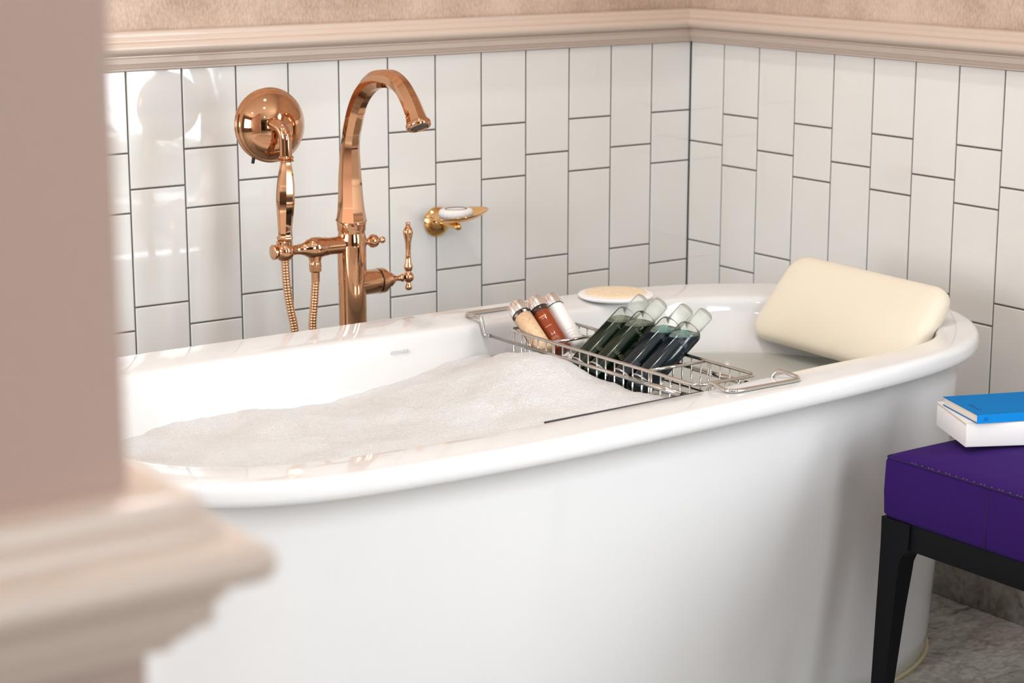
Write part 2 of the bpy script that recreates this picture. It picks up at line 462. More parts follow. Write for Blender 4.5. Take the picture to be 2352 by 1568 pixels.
# stone floor laid in large tiles
g = G()
box(g, (XMIN - 0.1, YMIN - 0.1, ZF - 0.1), (0.12, 0.12, ZF - 0.0006), 1)
tx = [-0.290 + 0.30 * k for k in range(-15, 2)]; ty = [-0.10 - 0.60 * k for k in range(-1, 10)]
for i in range(len(tx) - 1):
    for j in range(len(ty) - 1):
        x0, x1 = max(tx[i] + 0.001, XMIN), min(tx[i + 1] - 0.001, 0); y1, y0 = min(ty[j] - 0.001, 0), max(ty[j + 1] + 0.001, YMIN)
        if x1 > x0 and y1 > y0: g.add([(x0, y0, ZF), (x1, y0, ZF), (x1, y1, ZF), (x0, y1, ZF)], [[0, 1, 2, 3]], 0, False)
tag(build('floor', g, [M_STONE, M_FGROUT], loc=(0, 0, 0)), kind='structure')
g = G(); box(g, (-0.012, YMIN, ZF), (0, 0, ZF + 0.115), 0, 0.002)
tag(build('baseboard_right', g, M_STONEB, loc=(0, 0, 0)), kind='structure')
g = G(); box(g, (XMIN, -0.012, ZF), (-0.012, 0, ZF + 0.115), 0, 0.002)
tag(build('baseboard_back', g, M_STONEB, loc=(0, 0, 0)), kind='structure')

# chair rail: profile (projection, height) swept along a mitred path
def rail_profile():
    P = [(0, 0.0635), (0.016, 0.0635), (0.020, 0.062), (0.0215, 0.058), (0.0215, 0.055), (0.0235, 0.0545), (0.026, 0.051), (0.0265, 0.0475), (0.0285, 0.0465)]
    for k in range(9):
        a = PI / 2 - k * PI / 8
        P.append((0.0325 + 0.0085 * math.cos(a), 0.0375 + 0.009 * math.sin(a)))
    P += [(0.030, 0.0280), (0.026, 0.0268), (0.0245, 0.0255), (0.0265, 0.0245), (0.0265, 0.0225), (0.0240, 0.0215), (0.0232, 0.0205), (0.0228, 0.0125), (0.0215, 0.0110), (0.0180, 0.0102), (0.0175, 0.0085), (0.0155, 0.0070), (0.0150, 0.0052), (0.0120, 0.0042), (0.0110, 0.0030), (0.0108, 0.0), (0, 0.0)]
    return P
def sweep_rail(name, pts, dirs):
    """pts: path corners on the wall face, dirs: outward mitre vector at each"""
    pr = rail_profile(); g = G(); n = len(pr); vs = []
    for p, d in zip(pts, dirs):
        for o, h in pr: vs.append(Vector((p[0] + d[0] * o, p[1] + d[1] * o, h)))
    fs = []
    for i in range(len(pts) - 1):
        for k in range(n):
            k2 = (k + 1) % n
            fs.append([i * n + k, i * n + k2, (i + 1) * n + k2, (i + 1) * n + k])
    fs.append(list(range(n))); fs.append([(len(pts) - 1) * n + k for k in range(n)])
    g.add(vs, fs, 0, True)
    return tag(build(name, g, M_RAIL, loc=(0, 0, 0), angle=28), kind='structure')
sweep_rail('trim_1', [(XMIN, 0), (0, 0)], [(0, -1), (-1, -1)])
sweep_rail('trim_2', [(0, 0), (0, -2.02)], [(-1, -1), (-1, 0)])

# partition pier in the foreground with the same rail wrapped round its end
PX, PY, PB = -2.293, -2.388, -2.250
g = G()
box(g, (XMIN, PY, 0.0), (PX, PB, ZC), 0)
box(g, (XMIN, PY - 0.003, ZF), (PX + 0.003, PB + 0.003, 0.0), 1)
tag(build('wall_partition', g, [M_PLASTER_SMOOTH, M_PANEL], loc=(0, 0, 0)), kind='structure')
sweep_rail('trim_3', [(XMIN, PY), (PX, PY), (PX, PB), (XMIN, PB)], [(0, -1), (1, -1), (1, 1), (0, 1)])

# windows: the left and front ones are unseen, added for fill light
def window(name, frame, w, h, bars):
    g = G(); t = 0.05
    def b2(a0, a1, z0, z1, d0=-0.05, d1=0.0):
        p = [frame(a, d, z) for a in (a0, a1) for d in (d0, d1) for z in (z0, z1)]
        g.add(p, [[0, 1, 3, 2], [4, 6, 7, 5], [0, 4, 5, 1], [2, 3, 7, 6], [0, 2, 6, 4], [1, 5, 7, 3]], 0, False)
    b2(0, w, 0, t); b2(0, w, h - t, h); b2(0, t, 0, h); b2(w - t, w, 0, h)
    for k in bars: b2(k - 0.015, k + 0.015, t, h - t, -0.045, -0.01)
    o = tag(build(name, g, M_FRAME, loc=(0, 0, 0)), kind='structure')
    g = G(); p = [frame(t, -0.03, t), frame(w - t, -0.03, t), frame(w - t, -0.03, h - t), frame(t, -0.03, h - t)]
    g.add(p, [[0, 1, 2, 3]], 0, False)
    pn = build('pane', g, M_PANE, loc=(0, 0, 0)); pn.location = (0, 0, 0); pn.parent = o
    return o
window('window_1', lambda a, d, z: Vector((-0.0 - d - 0.012 - 0.0, -2.05 - a, -0.46 + z)), 0.95, 1.56, [])
window('fill_window_2', lambda a, d, z: Vector((XMIN + d + 0.0, -0.65 - a, -0.33 + z)), 1.60, 1.50, [0.8])

window('fill_window_3', lambda a, d, z: Vector((-2.1 + a, YMIN + d, -0.43 + z)), 1.20, 1.80, [0.60])

# unseen recessed ceiling lamps, added as fill light
def fill_downlight(x, y, label, pw):
    t = thing('fill_ceiling_lamp', label, 'ceiling lamp', (x, y, ZC), 'unseen lamps added for fill')
    g = G(); lathe(g, [(0.062, 0), (0.085, 0), (0.085, -0.006), (0.068, -0.010), (0.062, -0.004)], (x, y, ZC)); build('bezel', g, M_FRAME, t)
    g = G(); lathe(g, [(0, -0.003), (0.062, -0.003), (0.062, -0.001), (0, -0.001)], (x, y, ZC)); build('diffuser', g, M_FILL_LAMP, t)
    l = bpy.data.lights.new('fill_lamp_light', 'AREA'); l.shape = 'DISK'; l.size = 0.12; l.energy = pw; l.color = (1.0, 0.95, 0.90)
    o = bpy.data.objects.new('fill_lamp_light', l); COL.objects.link(o); o.location = (0, 0, -0.012); o.parent = t
fill_downlight(-1.45, -1.55, 'white ceiling lamp added for fill above the tub front', 4)
fill_downlight(-1.05, -0.62, 'white ceiling lamp added for fill over the bathtub', 7)
fill_downlight(-3.1, -1.3, 'white ceiling lamp added for fill behind the partition', 5)
fill_downlight(-2.2, -3.6, 'white ceiling lamp added for fill near the door', 6)

# ------------------------------------------------------------------ bathtub
OUT = [(-1.60, -1.035), (-1.54, -1.073), (-1.45, -1.100), (-1.30, -1.112), (-1.14, -1.115), (-0.98, -1.108), (-0.80, -1.098), (-0.62, -1.084), (-0.48, -1.067), (-0.38, -1.047), (-0.29, -1.015), (-0.215, -0.962), (-0.155, -0.885), (-0.118, -0.79), (-0.112, -0.70), (-0.135, -0.60), (-0.19, -0.515), (-0.265, -0.452), (-0.35, -0.405), (-0.45, -0.377), (-0.58, -0.364), (-0.80, -0.359), (-1.05, -0.358), (-1.30, -0.360), (-1.42, -0.366), (-1.53, -0.392), (-1.62, -0.45), (-1.69, -0.54), (-1.72, -0.65), (-1.722, -0.78), (-1.70, -0.89), (-1.66, -0.975)]
dense = catmull([(x, y, 0) for x, y in OUT], 12, True)
def resample(P, n):
    L = [0]
    for i in range(len(P)): L.append(L[-1] + (P[(i + 1) % len(P)] - P[i]).length)
    out = []; j = 0
    for k in range(n):
        d = L[-1] * k / n
        while L[j + 1] < d: j += 1
        t = (d - L[j]) / (L[j + 1] - L[j]); out.append(P[j].lerp(P[(j + 1) % len(P)], t))
    return out
NT = 200
RIM = resample(dense, NT)
for _ in range(6): RIM = [RIM[i - 1] * 0.25 + RIM[i] * 0.5 + RIM[(i + 1) % NT] * 0.25 for i in range(NT)]
NRM = []
for i in range(NT):
    t = (RIM[(i + 1) % NT] - RIM[i - 1]).normalized(); NRM.append(Vector((-t.y, t.x, 0)))
TC = Vector((-0.917, -0.737, 0))
def sstep(a, b2, x):
    t = max(0, min(1, (x - a) / (b2 - a))); return t * t * (3 - 2 * t)
def inset(d, z):
    # the rim narrows a little round the near right end
    out = []
    for i in range(NT):
        k = 1 - (0.34 * sstep(-0.60, -0.24, RIM[i].x) * sstep(-0.56, -0.80, RIM[i].y) if d > 0.03 else 0)
        out.append(Vector((RIM[i].x + NRM[i].x * d * k, RIM[i].y + NRM[i].y * d * k, z)))
    return out
if (RIM[0] + NRM[0] * 0.1 - TC).length > (RIM[0] - TC).length: NRM = [-n for n in NRM]
def scl(ring, sx, sy, z, c=TC): return [Vector((c.x + (p.x - c.x) * sx, c.y + (p.y - c.y) * sy, z)) for p in ring]
rings = []
BODYTOP = inset(0.026, -0.412); BASE = scl(RIM, 0.963, 0.735, ZF)
rings.append(scl(RIM, 0.92, 0.69, ZF)); rings.append(BASE)
for k in range(1, 13):
    t = k / 13; w = t ** 0.92
    rings.append([BASE[i].lerp(BODYTOP[i], w) for i in range(NT)])
    for p in rings[-1]: p.z = ZF + (ZF * -1 - 0.412) * t
rings.append(BODYTOP)
for d, z in [(0.010, -0.4105), (0.004, -0.4100), (0.0, -0.4065), (-0.0015, -0.400), (-0.0012, -0.392), (0.000, -0.3865), (0.0025, -0.3832), (0.0055, -0.3816), (0.0090, -0.38095), (0.0125, -0.3808), (0.016, -0.3808), (0.034, -0.3812), (0.055, -0.3822), (0.085, -0.3850), (0.092, -0.3862), (0.0965, -0.3885), (0.0995, -0.3925), (0.1015, -0.3985), (0.104, -0.408), (0.107, -0.420)]:
    rings.append(inset(d, z))
INNER = rings[-1]
BC = Vector((-0.99, -0.737, 0))
def basin_ring(t):
    B = scl(INNER, 0.76, 1.0, -0.86, TC)
    for i, p in enumerate(B):
        e = min(1, max(0, (INNER[i].x + 0.85) / 0.4)); p.y = TC.y + (p.y - TC.y) * (0.56 + 0.26 * e)
    for p in B: p.x += BC.x - TC.x
    w = t ** 0.66
    R = [INNER[i].lerp(B[i], w) for i in range(NT)]
    for p in R: p.z = -0.418 + (-0.86 + 0.418) * (1 - (1 - t) ** 1.15)
    return R
for k in range(1, 17): rings.append(basin_ring(k / 16))
last = rings[-1]
for s_, dz in ((0.93, -0.012), (0.8, -0.017), (0.5, -0.019), (0.15, -0.02)): rings.append(scl(last, s_, s_, -0.86 + dz, BC))
tub = thing('bathtub', 'white freestanding oval bathtub filled with foam and water', 'bathtub', (-0.917, -0.737, ZF))
g = G(); vs = [p for R in rings for p in R]; fs = []
for a in range(len(rings) - 1):
    for k in range(NT):
        k2 = (k + 1) % NT; fs.append([a * NT + k, a * NT + k2, (a + 1) * NT + k2, (a + 1) * NT + k])
fs.append([(len(rings) - 1) * NT + k for k in range(NT)]); fs.append(list(range(NT))[::-1])
g.add(vs, fs, 0, True)
body = build('tub_shell', g, M_TUB, tub)
g = G(); tube(g, [p + Vector((0, 0, 0.002)) for p in scl(RIM, 0.965, 0.738, ZF)], 0.0042, 8, True); build('sealant_bead', g, M_CAULK, tub)
# maker's name on the far inner wall
g = text_geo('KOHLER', 0.0088, 0.0003)
g.xf(Matrix.Translation((-0.968, -0.4655, -0.4120)) @ Matrix.Rotation(math.radians(80), 4, 'X') @ Matrix.Diagonal((1.0, 1.0, 1, 1)))
tag(build('maker_lettering', g, M_TEXT, tub), 'faint grey lettering')

# inside outline at a height, for foam and water
def inside_poly(z):
    best = None
    for R in rings[-21:-5]:
        if best is None or abs(R[0].z - z) < abs(best[0].z - z): best = R
    return best
def in_poly(x, y, P):
    c = False; j = len(P) - 1
    for i in range(len(P)):
        if (P[i].y > y) != (P[j].y > y) and x < (P[j].x - P[i].x) * (y - P[i].y) / (P[j].y - P[i].y) + P[i].x: c = not c
        j = i
    return c
WZ = -0.472
WP = inside_poly(WZ)
g = G(); g.add([Vector((p.x, p.y, WZ)) for p in WP] + [Vector((-0.917, -0.737, WZ))], [[k, (k + 1) % NT, NT] for k in range(NT)], 0, True)
tag(build('bath_water', g, M_WATER, loc=(-0.917, -0.737, WZ)), 'still clear greenish water in the tub below the cream pillow', 'water')
def foam_h(x, y):
    h = -0.462 + 0.050 * sstep(-1.12, -0.84, x) * (1 - 0.45 * sstep(-0.60, -0.50, y))
    h += 0.013 * noise.noise(Vector((x * 6, y * 7, 1.3))) + 0.0045 * noise.noise(Vector((x * 19, y * 19, 4.1))) + 0.0018 * noise.noise(Vector((x * 60, y * 60, 2.2)))
    ex = -0.788 + 0.015 * noise.noise(Vector((y * 12, 3, 0))) + 0.045 * sstep(-0.86, -0.98, y)
    h -= 0.085 * sstep(ex - 0.035, ex + 0.035, x)
    h = max(h, -0.4665) if x < -0.9 else h
    h += 0.017 * math.exp(-((x + 0.855) / 0.07) ** 2 - ((y + 0.635) / 0.10) ** 2)
    return h
g = G(); FP = inset(0.116, 0); idx = {}; st = 0.006
nx = int(1.02 / st); ny = int(0.62 / st)
for i in range(nx):
    for j in range(ny):
        x, y = -1.66 + i * st, -1.04 + j * st
        if in_poly(x, y, FP): idx[(i, j)] = len(idx); g.v.append(Vector((x, y, foam_h(x, y))))
for (i, j), a in idx.items():
    q = [idx.get((i, j)), idx.get((i + 1, j)), idx.get((i + 1, j + 1)), idx.get((i, j + 1))]
    if None not in q: g.f.append(q); g.m.append(0); g.sm.append(True)
tag(build('bath_foam', g, M_FOAM, loc=(-1.2, -0.74, -0.46)), 'white bubble bath foam filling the left part of the tub', 'foam', kind='stuff')
# thin dark strip along the inner edge of the near rim
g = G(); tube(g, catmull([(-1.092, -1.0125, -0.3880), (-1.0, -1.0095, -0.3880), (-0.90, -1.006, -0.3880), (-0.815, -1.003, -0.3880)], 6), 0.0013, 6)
tag(build('thin_dark_strip', g, M_DARK, loc=(-0.95, -1.01, -0.388)), 'thin dark strip along the inner edge of the near tub rim', 'strip')

# ------------------------------------------------------------------ floor-standing tub filler
FX, FY = -0.925, -0.25
fa = thing('tub_faucet', 'rose gold floor standing tub faucet with gooseneck spout', 'faucet', (FX, FY, ZF))
g = G()
lathe(g, [(0, 0), (0.055, 0), (0.055, 0.006), (0.045, 0.012), (0.030, 0.016), (0.0235, 0.022), (0.0232, 0.30), (0.0228, 0.42), (0.0228, 0.586),
          (0.0235, 0.60), (0.0238, 0.650), (0.0236, 0.664), (0.0222, 0.671), (0.0218, 0.674), (0.0235, 0.677), (0.0235, 0.684), (0.0242, 0.687), (0.0242, 0.6905), (0.0225, 0.6925), (0, 0.693)], (FX, FY, ZF), seg=40)
col = build('column', g, M_COPPER, fa, angle=50)
# spout, octagonal
sp = [(-0.250, -0.2385, .0248), (-0.250, -0.2350, .0238), (-0.2495, -0.2120, .0206), (-0.248, -0.163, .0180), (-0.251, -0.113, .0148), (-0.262, -0.078, .0146), (-0.276, -0.050, .0147), (-0.296, -0.026, .0148), (-0.325, -0.0075, .0147),
      (-0.358, -0.0005, .0146), (-0.387, -0.0015, .0144), (-0.413, -0.0125, .0142), (-0.433, -0.031, .0143), (-0.447, -0.050, .0152), (-0.4535, -0.0615, .0176)]
P4 = catmull([(p[0], p[1], p[2]) for p in sp], 9)
g = G(); tube(g, [(FX, p.x, p.y) for p in P4], [p.z * 1.04 for p in P4], 8, smooth=True, up=(1, 0, 0), phase=PI / 8, caps=False)
e0, e1 = P4[-2], P4[-1]; dv = Vector((0, e1.x - e0.x, e1.y - e0.y)).normalized(); E1 = Vector((FX, e1.x, e1.y))
lathe(g, [(0.0183, -0.002), (0.0196, 0.000), (0.0200, 0.003), (0.0194, 0.0065), (0.0182, 0.0080), (0.0152, 0.0080), (0.0145, 0.005), (0, 0.005)], E1, dv, 32)
spout = build('spout', g, M_COPPER, fa, ridge=(8, 8 * len(P4)))
g = G(); lathe(g, [(0, 0.0070), (0.0145, 0.0070), (0.0145, 0.0055), (0, 0.0055)], E1, dv, 24)
sub('aerator', g, M_STEEL, spout)
# arm that carries the hand shower
AZ = -0.276
g = G()
lathe(g, [(0.0142, 0.015), (0.0142, 0.047), (0.0150, 0.0475), (0.0155, 0.0495), (0.0150, 0.052), (0.0160, 0.055), (0.0172, 0.062), (0.0175, 0.069), (0.0168, 0.076), (0.0140, 0.083), (0.0105, 0.089), (0.0085, 0.096), (0.0078, 0.104), (0.0082, 0.108), (0.0082, 0.112)], (FX, FY, AZ), (-1, 0, 0), 32)
lathe(g, [(0.013, 0.008), (0.0115, 0.014), (0.0098, 0.020), (0.0092, 0.024), (0.0100, 0.026), (0.0100, 0.029), (0.0092, 0.031), (0.0092, 0.034)], (FX - 0.069, FY, AZ), (0, 0, -1), 24)
arm = build('hose_arm', g, M_COPPER, fa, angle=40)
g = G(); lathe(g, [(0, 0), (0.0100, 0), (0.0104, 0.001), (0.0104, 0.012), (0.0095, 0.013), (0.0072, 0.0145), (0.0070, 0.030), (0, 0.031)], (FX - 0.069, FY, AZ - 0.0255), (0, 0, -1), 8)
sub('hose_nut', g, M_COPPER, arm, angle=20)
g = G()
HX = FX - 0.125
prof = [(0.0168 * math.sin(a), -0.0168 * math.cos(a)) for a in [PI * k / 16 for k in range(17)]]
lathe(g, prof, (HX, FY, AZ), (0, 0, 1), 32)
lathe(g, [(0, 0.0215), (0.0105, 0.0215), (0.0122, 0.0205), (0.0122, 0.0175), (0.008, 0.0165), (0.006, 0.010)], (HX, FY, AZ), (-1, 0, 0), 24)
lathe(g, [(0.0125, 0.010), (0.0125, 0.0155), (0.0110, 0.017), (0.0095, 0.017)], (HX, FY, AZ), (0, 0, 1), 24)
build('shower_cradle', g, M_COPPER, fa, angle=40)
# diverter knob, to the right of the column
g = G(); lathe(g, [(0.007, 0.018), (0.0052, 0.028), (0.0050, 0.030), (0.0072, 0.033), (0.0105, 0.036), (0.0112, 0.040), (0.0100, 0.046), (0.0062, 0.050), (0.0035, 0.052), (0.0032, 0.0535), (0.0052, 0.056), (0.0056, 0.059), (0.0045, 0.062), (0, 0.063)], (FX, FY, -0.2755), (1, 0, 0), 24)
build('diverter_knob', g, M_COPPER, fa)
# valve body with lever
VZ = -0.343
g = G(); lathe(g, [(0.0208, 0.008), (0.0208, 0.0465), (0.0200, 0.0475)], (FX, FY, VZ), (1, 0, 0), 36)
valve = build('valve_body', g, M_COPPER, fa, angle=40)
g = G(); lathe(g, [(0.0196, 0.0470), (0.0196, 0.0500)], (FX, FY, VZ), (1, 0, 0), 36)
sub('valve_gap', g, M_DARK, valve)
g = G(); lathe(g, [(0.0195, 0.0495), (0.0212, 0.0500), (0.0212, 0.0585), (0.0200, 0.0610), (0.0165, 0.0620), (0.0160, 0.0660), (0.0130, 0.0700), (0.0126, 0.0730), (0.0092, 0.0755), (0.0085, 0.0790), (0.0048, 0.0830), (0.0042, 0.0880), (0.0052, 0.0930), (0.0070, 0.0960)], (FX, FY, VZ), (1, 0, 0), 32)
LX = FX + 0.1085
lathe(g, [(0.0093 * math.sin(a), -0.0093 * math.cos(a)) for a in [PI * k / 14 for k in range(15)]], (LX, FY, VZ), (0, 0, 1), 28)
lathe(g, [(0.0045, 0.007), (0.0042, 0.0095), (0.0060, 0.0115), (0.0074, 0.0155), (0.0076, 0.0185), (0.0058, 0.0230), (0.0046, 0.0320), (0.0042, 0.0440), (0.0050, 0.0580), (0.0070, 0.0680), (0.0084, 0.0740), (0.0086, 0.0765), (0.0066, 0.0820), (0.0040, 0.0855), (0.0034, 0.0870), (0.0042, 0.0885), (0.0043, 0.0905), (0.0030, 0.0925), (0, 0.0930)], (LX, FY, VZ), (0, 0, 1), 24)
lathe(g, [(0.0040, 0.007), (0.0036, 0.0095), (0.0048, 0.0125), (0.0060, 0.0165), (0.0058, 0.0195), (0.0038, 0.0218), (0, 0.0224)], (LX, FY, VZ), (0, 0, -1), 24)
build('lever_handle', g, M_COPPER, fa, angle=45)

# hand shower resting in the cradle
hs = thing('hand_shower', 'rose gold hand shower with round head resting in faucet cradle', 'hand shower', (HX, FY, AZ))
hx0 = -1.0485
hp = [(-0.2595, .0110), (-0.2560, .0128), (-0.2530, .0128), (-0.2500, .0108), (-0.2300, .0122), (-0.2050, .0142), (-0.1900, .0147), (-0.1700, .0140), (-0.1500, .0115), (-0.1380, .0092), (-0.1330, .0086)]
pp = catmull([(hx0 + 0.0055 * (p[0] + 0.2595) / 0.13, p[1], p[0]) for p in hp], 9)
g = G(); tube(g, [(q.x, FY, q.z) for q in pp], [q.y for q in pp], 8, up=(1, 0, 0), phase=PI / 8)
handle = build('handle', g, M_COPPER, hs, ridge=(8, 8 * len(pp)))
NXh = hx0 + 0.0055
g = G()
lathe(g, [(0.0086, -0.134), (0.0125, -0.1325), (0.0128, -0.1305), (0.0105, -0.1290), (0.0128, -0.1270), (0.0115, -0.1245), (0.0098, -0.1235)], (NXh, FY, 0), (0, 0, 1), 28)
tube(g, catmull([(NXh, FY, -0.1245), (NXh, FY, -0.105), (NXh - 0.0005, FY + 0.001, -0.092), (NXh - 0.002, FY + 0.008, -0.0810), (NXh - 0.004, FY + 0.020, -0.0765), (NXh - 0.006, FY + 0.034, -0.0755)], 6), 0.0100, 20)
build('neck', g, M_COPPER, hs, angle=45)
HC = Vector((-1.0350, FY + 0.062, -0.0815)); HA = Vector((0.04, 1.0, -0.07)).normalized()
g = G()
lathe(g, [(0, -0.036), (0.012, -0.0355), (0.025, -0.0325), (0.038, -0.0260), (0.048, -0.0180), (0.0545, -0.0095), (0.0575, -0.0045), (0.0580, -0.0025), (0.0596, -0.0015), (0.0602, 0.0010), (0.0596, 0.0035), (0.0578, 0.0045), (0.0578, 0.0085), (0.0590, 0.0100), (0.0582, 0.0130), (0.0545, 0.0145)], HC, HA, 64)
head = build('shower_head', g, M_COPPER, hs, angle=50)
g = G(); lathe(g, [(0.0545, 0.0142), (0.030, 0.0160), (0, 0.0165)], HC, HA, 48)
sub('spray_plate', g, M_STEEL, head)
g = G(); tube(g, [HC + Vector((-0.026, 0.010, -0.046)), HC + Vector((-0.031, 0.006, -0.060))], [0.0032, 0.0026], 10)
sub('spray_tab', g, M_DARK, head)
hz = catmull([(HX + 0.001, FY, -0.290), (HX + 0.002, FY, -0.315), (HX + 0.004, FY, -0.340), (HX + 0.009, FY, -0.372), (HX + 0.016, FY, -0.410), (HX + 0.024, FY, -0.50), (HX + 0.030, FY, -0.62), (HX + 0.034, FY, -0.74), (HX + 0.040, FY, -0.800), (HX + 0.048, FY, -0.825), (HX + 0.056, FY, -0.80), (HX + 0.058, FY, -0.72), (HX + 0.055, FY, -0.60), (HX + 0.050, FY, -0.48), (HX + 0.0485, FY, -0.41), (HX + 0.053, FY, -0.362), (HX + 0.0560, FY, -0.330), (HX + 0.0560, FY, -0.326)], 40)
hz2 = []; acc = 0; pitch = 0.0046
L = [0]
for a, b2 in zip(hz, hz[1:]): L.append(L[-1] + (b2 - a).length)
n = int(L[-1] / (pitch / 4)); j = 0; rr = []
for k in range(n + 1):
    d = min(L[-1] * k / n, L[-1] - 1e-9)
    while L[j + 1] < d: j += 1
    hz2.append(hz[j].lerp(hz[j + 1], (d - L[j]) / (L[j + 1] - L[j]))); rr.append((0.0054, 0.0066, 0.0070, 0.0066)[k % 4])
g = G(); tube(g, hz2, rr, 12, up=(0, 1, 0))
build('hose', g, M_COPPER, hs)

# ------------------------------------------------------------------ soap dish on the back wall
RX, RZ = -0.597, -0.303
sd = thing('soap_dish', 'gold soap dish with round rosette fixed to back wall tiles', 'soap dish', (RX, 0, RZ))
g = G(); lathe(g, [(0, 0.0195), (0.006, 0.019), (0.014, 0.0165), (0.021, 0.0115), (0.0255, 0.005), (0.0275, 0.003), (0.0275, 0.0)], (RX, 0, RZ), (0, -1, 0), 40)
build('rosette', g, M_BRASS, sd)
g = G()
lathe(g, [(0.006, 0.012), (0.0052, 0.025), (0.0052, 0.055), (0.006, 0.064), (0.0066, 0.070), (0.005, 0.0745), (0, 0.0755)], (RX, 0, RZ), (0, -1, 0.0), 20)
build('support_arm', g, M_BRASS, sd)
g = G(); dc = Vector((RX + 0.012, -0.052, RZ + 0.011)); ns = 48
def dish_pt(r, a, z):
    ex, ey = 0.057, 0.044
    tip = 1.0 + 0.10 * max(0, math.cos(a)) ** 6
    return dc + Vector((r * ex * math.cos(a) * tip, r * ey * math.sin(a), z + 0.05 * r * math.cos(a) * 0.10))
prof = [(0.0, -0.004), (0.25, -0.0038), (0.5, -0.0028), (0.75, 0.001), (0.92, 0.0062), (1.0, 0.0095), (1.01, 0.0105), (0.99, 0.0108), (0.90, 0.0080), (0.72, 0.003), (0.5, -0.0006), (0.25, -0.0018), (0.0, -0.002)]
vs = []; fs = []
for r, z in prof:
    for k in range(ns): vs.append(dish_pt(max(r, 0.002), 2 * PI * k / ns, z))
for i in range(len(prof) - 1):
    for k in range(ns): fs.append([i * ns + k, i * ns + (k + 1) % ns, (i + 1) * ns + (k + 1) % ns, (i + 1) * ns + k])
g.add(vs, fs)
build('dish', g, M_BRASS, sd)
so = thing('soap_bar', 'round white scalloped soap bar lying in gold soap dish', 'soap', (dc.x - 0.004, dc.y, dc.z))
g = G(); ns = 60; prof = [(0.2, 0.0), (0.85, 0.0), (0.97, 0.003), (1.0, 0.008), (0.98, 0.013), (0.90, 0.0165), (0.72, 0.018), (0.66, 0.0165), (0.3, 0.0165)]
vs = []; fs = []
for r, z in prof:
    for k in range(ns):
        a = 2 * PI * k / ns; sc_ = 1 + 0.025 * math.cos(20 * a) * (1 if r > 0.8 else 0)
        vs.append(Vector((dc.x - 0.004 + 0.0325 * r * math.cos(a) * sc_, dc.y + 0.027 * r * math.sin(a) * sc_, dc.z + 0.0015 + z)))
for i in range(len(prof) - 1):
    for k in range(ns): fs.append([i * ns + k, i * ns + (k + 1) % ns, (i + 1) * ns + (k + 1) % ns, (i + 1) * ns + k])
fs.append([(len(prof) - 1) * ns + k for k in range(ns)]); fs.append(list(range(ns))[::-1])
g.add(vs, fs)
build('bar', g, M_SOAP, so)
g = G(); tube(g, [Vector((dc.x - 0.004 + 0.0205 * math.cos(a), dc.y + 0.0165 * math.sin(a), dc.z + 0.0190)) for a in [2 * PI * k / 48 for k in range(48)]], 0.0006, 6, True)
build('printed_ring', g, M_DARK, so)

# ------------------------------------------------------------------ loofah disc on the far rim
sx_, sy_, sz_ = -0.522, -0.434, -0.3805
pd = thing('loofah_disc', 'round white edged loofah pad lying on the far tub rim', 'bath sponge', (sx_, sy_, sz_))
g = G(); lathe(g, [(0, 0.0), (0.058, 0.0), (0.0620, 0.0015), (0.0635, 0.0038), (0.0620, 0.0060), (0.0570, 0.0072), (0.050, 0.0070), (0, 0.0068)], (sx_, sy_, sz_), seg=56)
build('towelling_edge', g, M_TOWEL, pd)
g = G(); lathe(g, [(0, 0.0105), (0.025, 0.0102), (0.045, 0.0094), (0.0520, 0.0080), (0.0530, 0.0066)], (sx_ + 0.002, sy_ + 0.002, sz_), seg=48)
build('loofah_face', g, M_LOOFAH, pd)

# ------------------------------------------------------------------ bath caddy
cd = thing('bath_caddy', 'chrome wire bath caddy bridging across the tub', 'bath caddy', (-0.75, -0.75, -0.39))
XL, XR, YN, YF, ZR, ZB = -0.806, -0.695, -0.980, -0.525, -0.3855, -0.4400
def rrect(x0, x1, y0, y1, z, r, n=6):
    P = []
    for cx, cy, a0 in ((x1 - r, y1 - r, 0), (x0 + r, y1 - r, PI / 2), (x0 + r, y0 + r, PI), (x1 - r, y0 + r, 1.5 * PI)):
        for k in range(n + 1): a = a0 + k * PI / 2 / n; P.append(Vector((cx + r * math.cos(a), cy + r * math.sin(a), z)))
    return P
g = G(); tube(g, rrect(XL, XR, YN, YF, ZR, 0.012), 0.0026, 10, True); build('top_frame', g, M_CHROME, cd)
g = G(); tube(g, rrect(XL + 0.008, XR - 0.008, YN + 0.006, YF - 0.006, ZB + 0.010, 0.010), 0.0017, 8, True); build('bottom_frame', g, M_CHROME, cd)
for y in (-0.6370, -0.8680):
    g = G(); tube(g, [(XL, y, ZR - 0.001), (XR, y, ZR - 0.001)], 0.0024, 10); build('crossbar', g, M_CHROME, cd)
def uwire(y):
    r = 0.008
    P = [Vector((XL, y, ZR))]
    P += [Vector((XL, y, ZB + r))] + [Vector((XL + r - r * math.cos(a), y, ZB + r - r * math.sin(a))) for a in (PI / 6, PI / 3, PI / 2)]
    P += [Vector((XR - r + r * math.sin(a), y, ZB + r - r * math.cos(a))) for a in (0, PI / 6, PI / 3)] + [Vector((XR, y, ZB + r)), Vector((XR, y, ZR))]
    return P
ys = [-0.540 - 0.0212 * k for k in range(21)] + [-0.643, -0.874]
for y in ys:
    g = G(); tube(g, uwire(y), 0.0013, 8); build('basket_wire', g, M_CHROME, cd)
for x in (-0.775, -0.751, -0.727):
    g = G(); tube(g, [(x, YN + 0.004, ZR), (x, YN + 0.004, ZB + 0.008), (x, YN + 0.012, ZB), (x, YF - 0.012, ZB), (x, YF - 0.004, ZB + 0.008), (x, YF - 0.004, ZR)], 0.0012, 8)
    build('basket_wire', g, M_CHROME, cd)
RZ_ = -0.4035
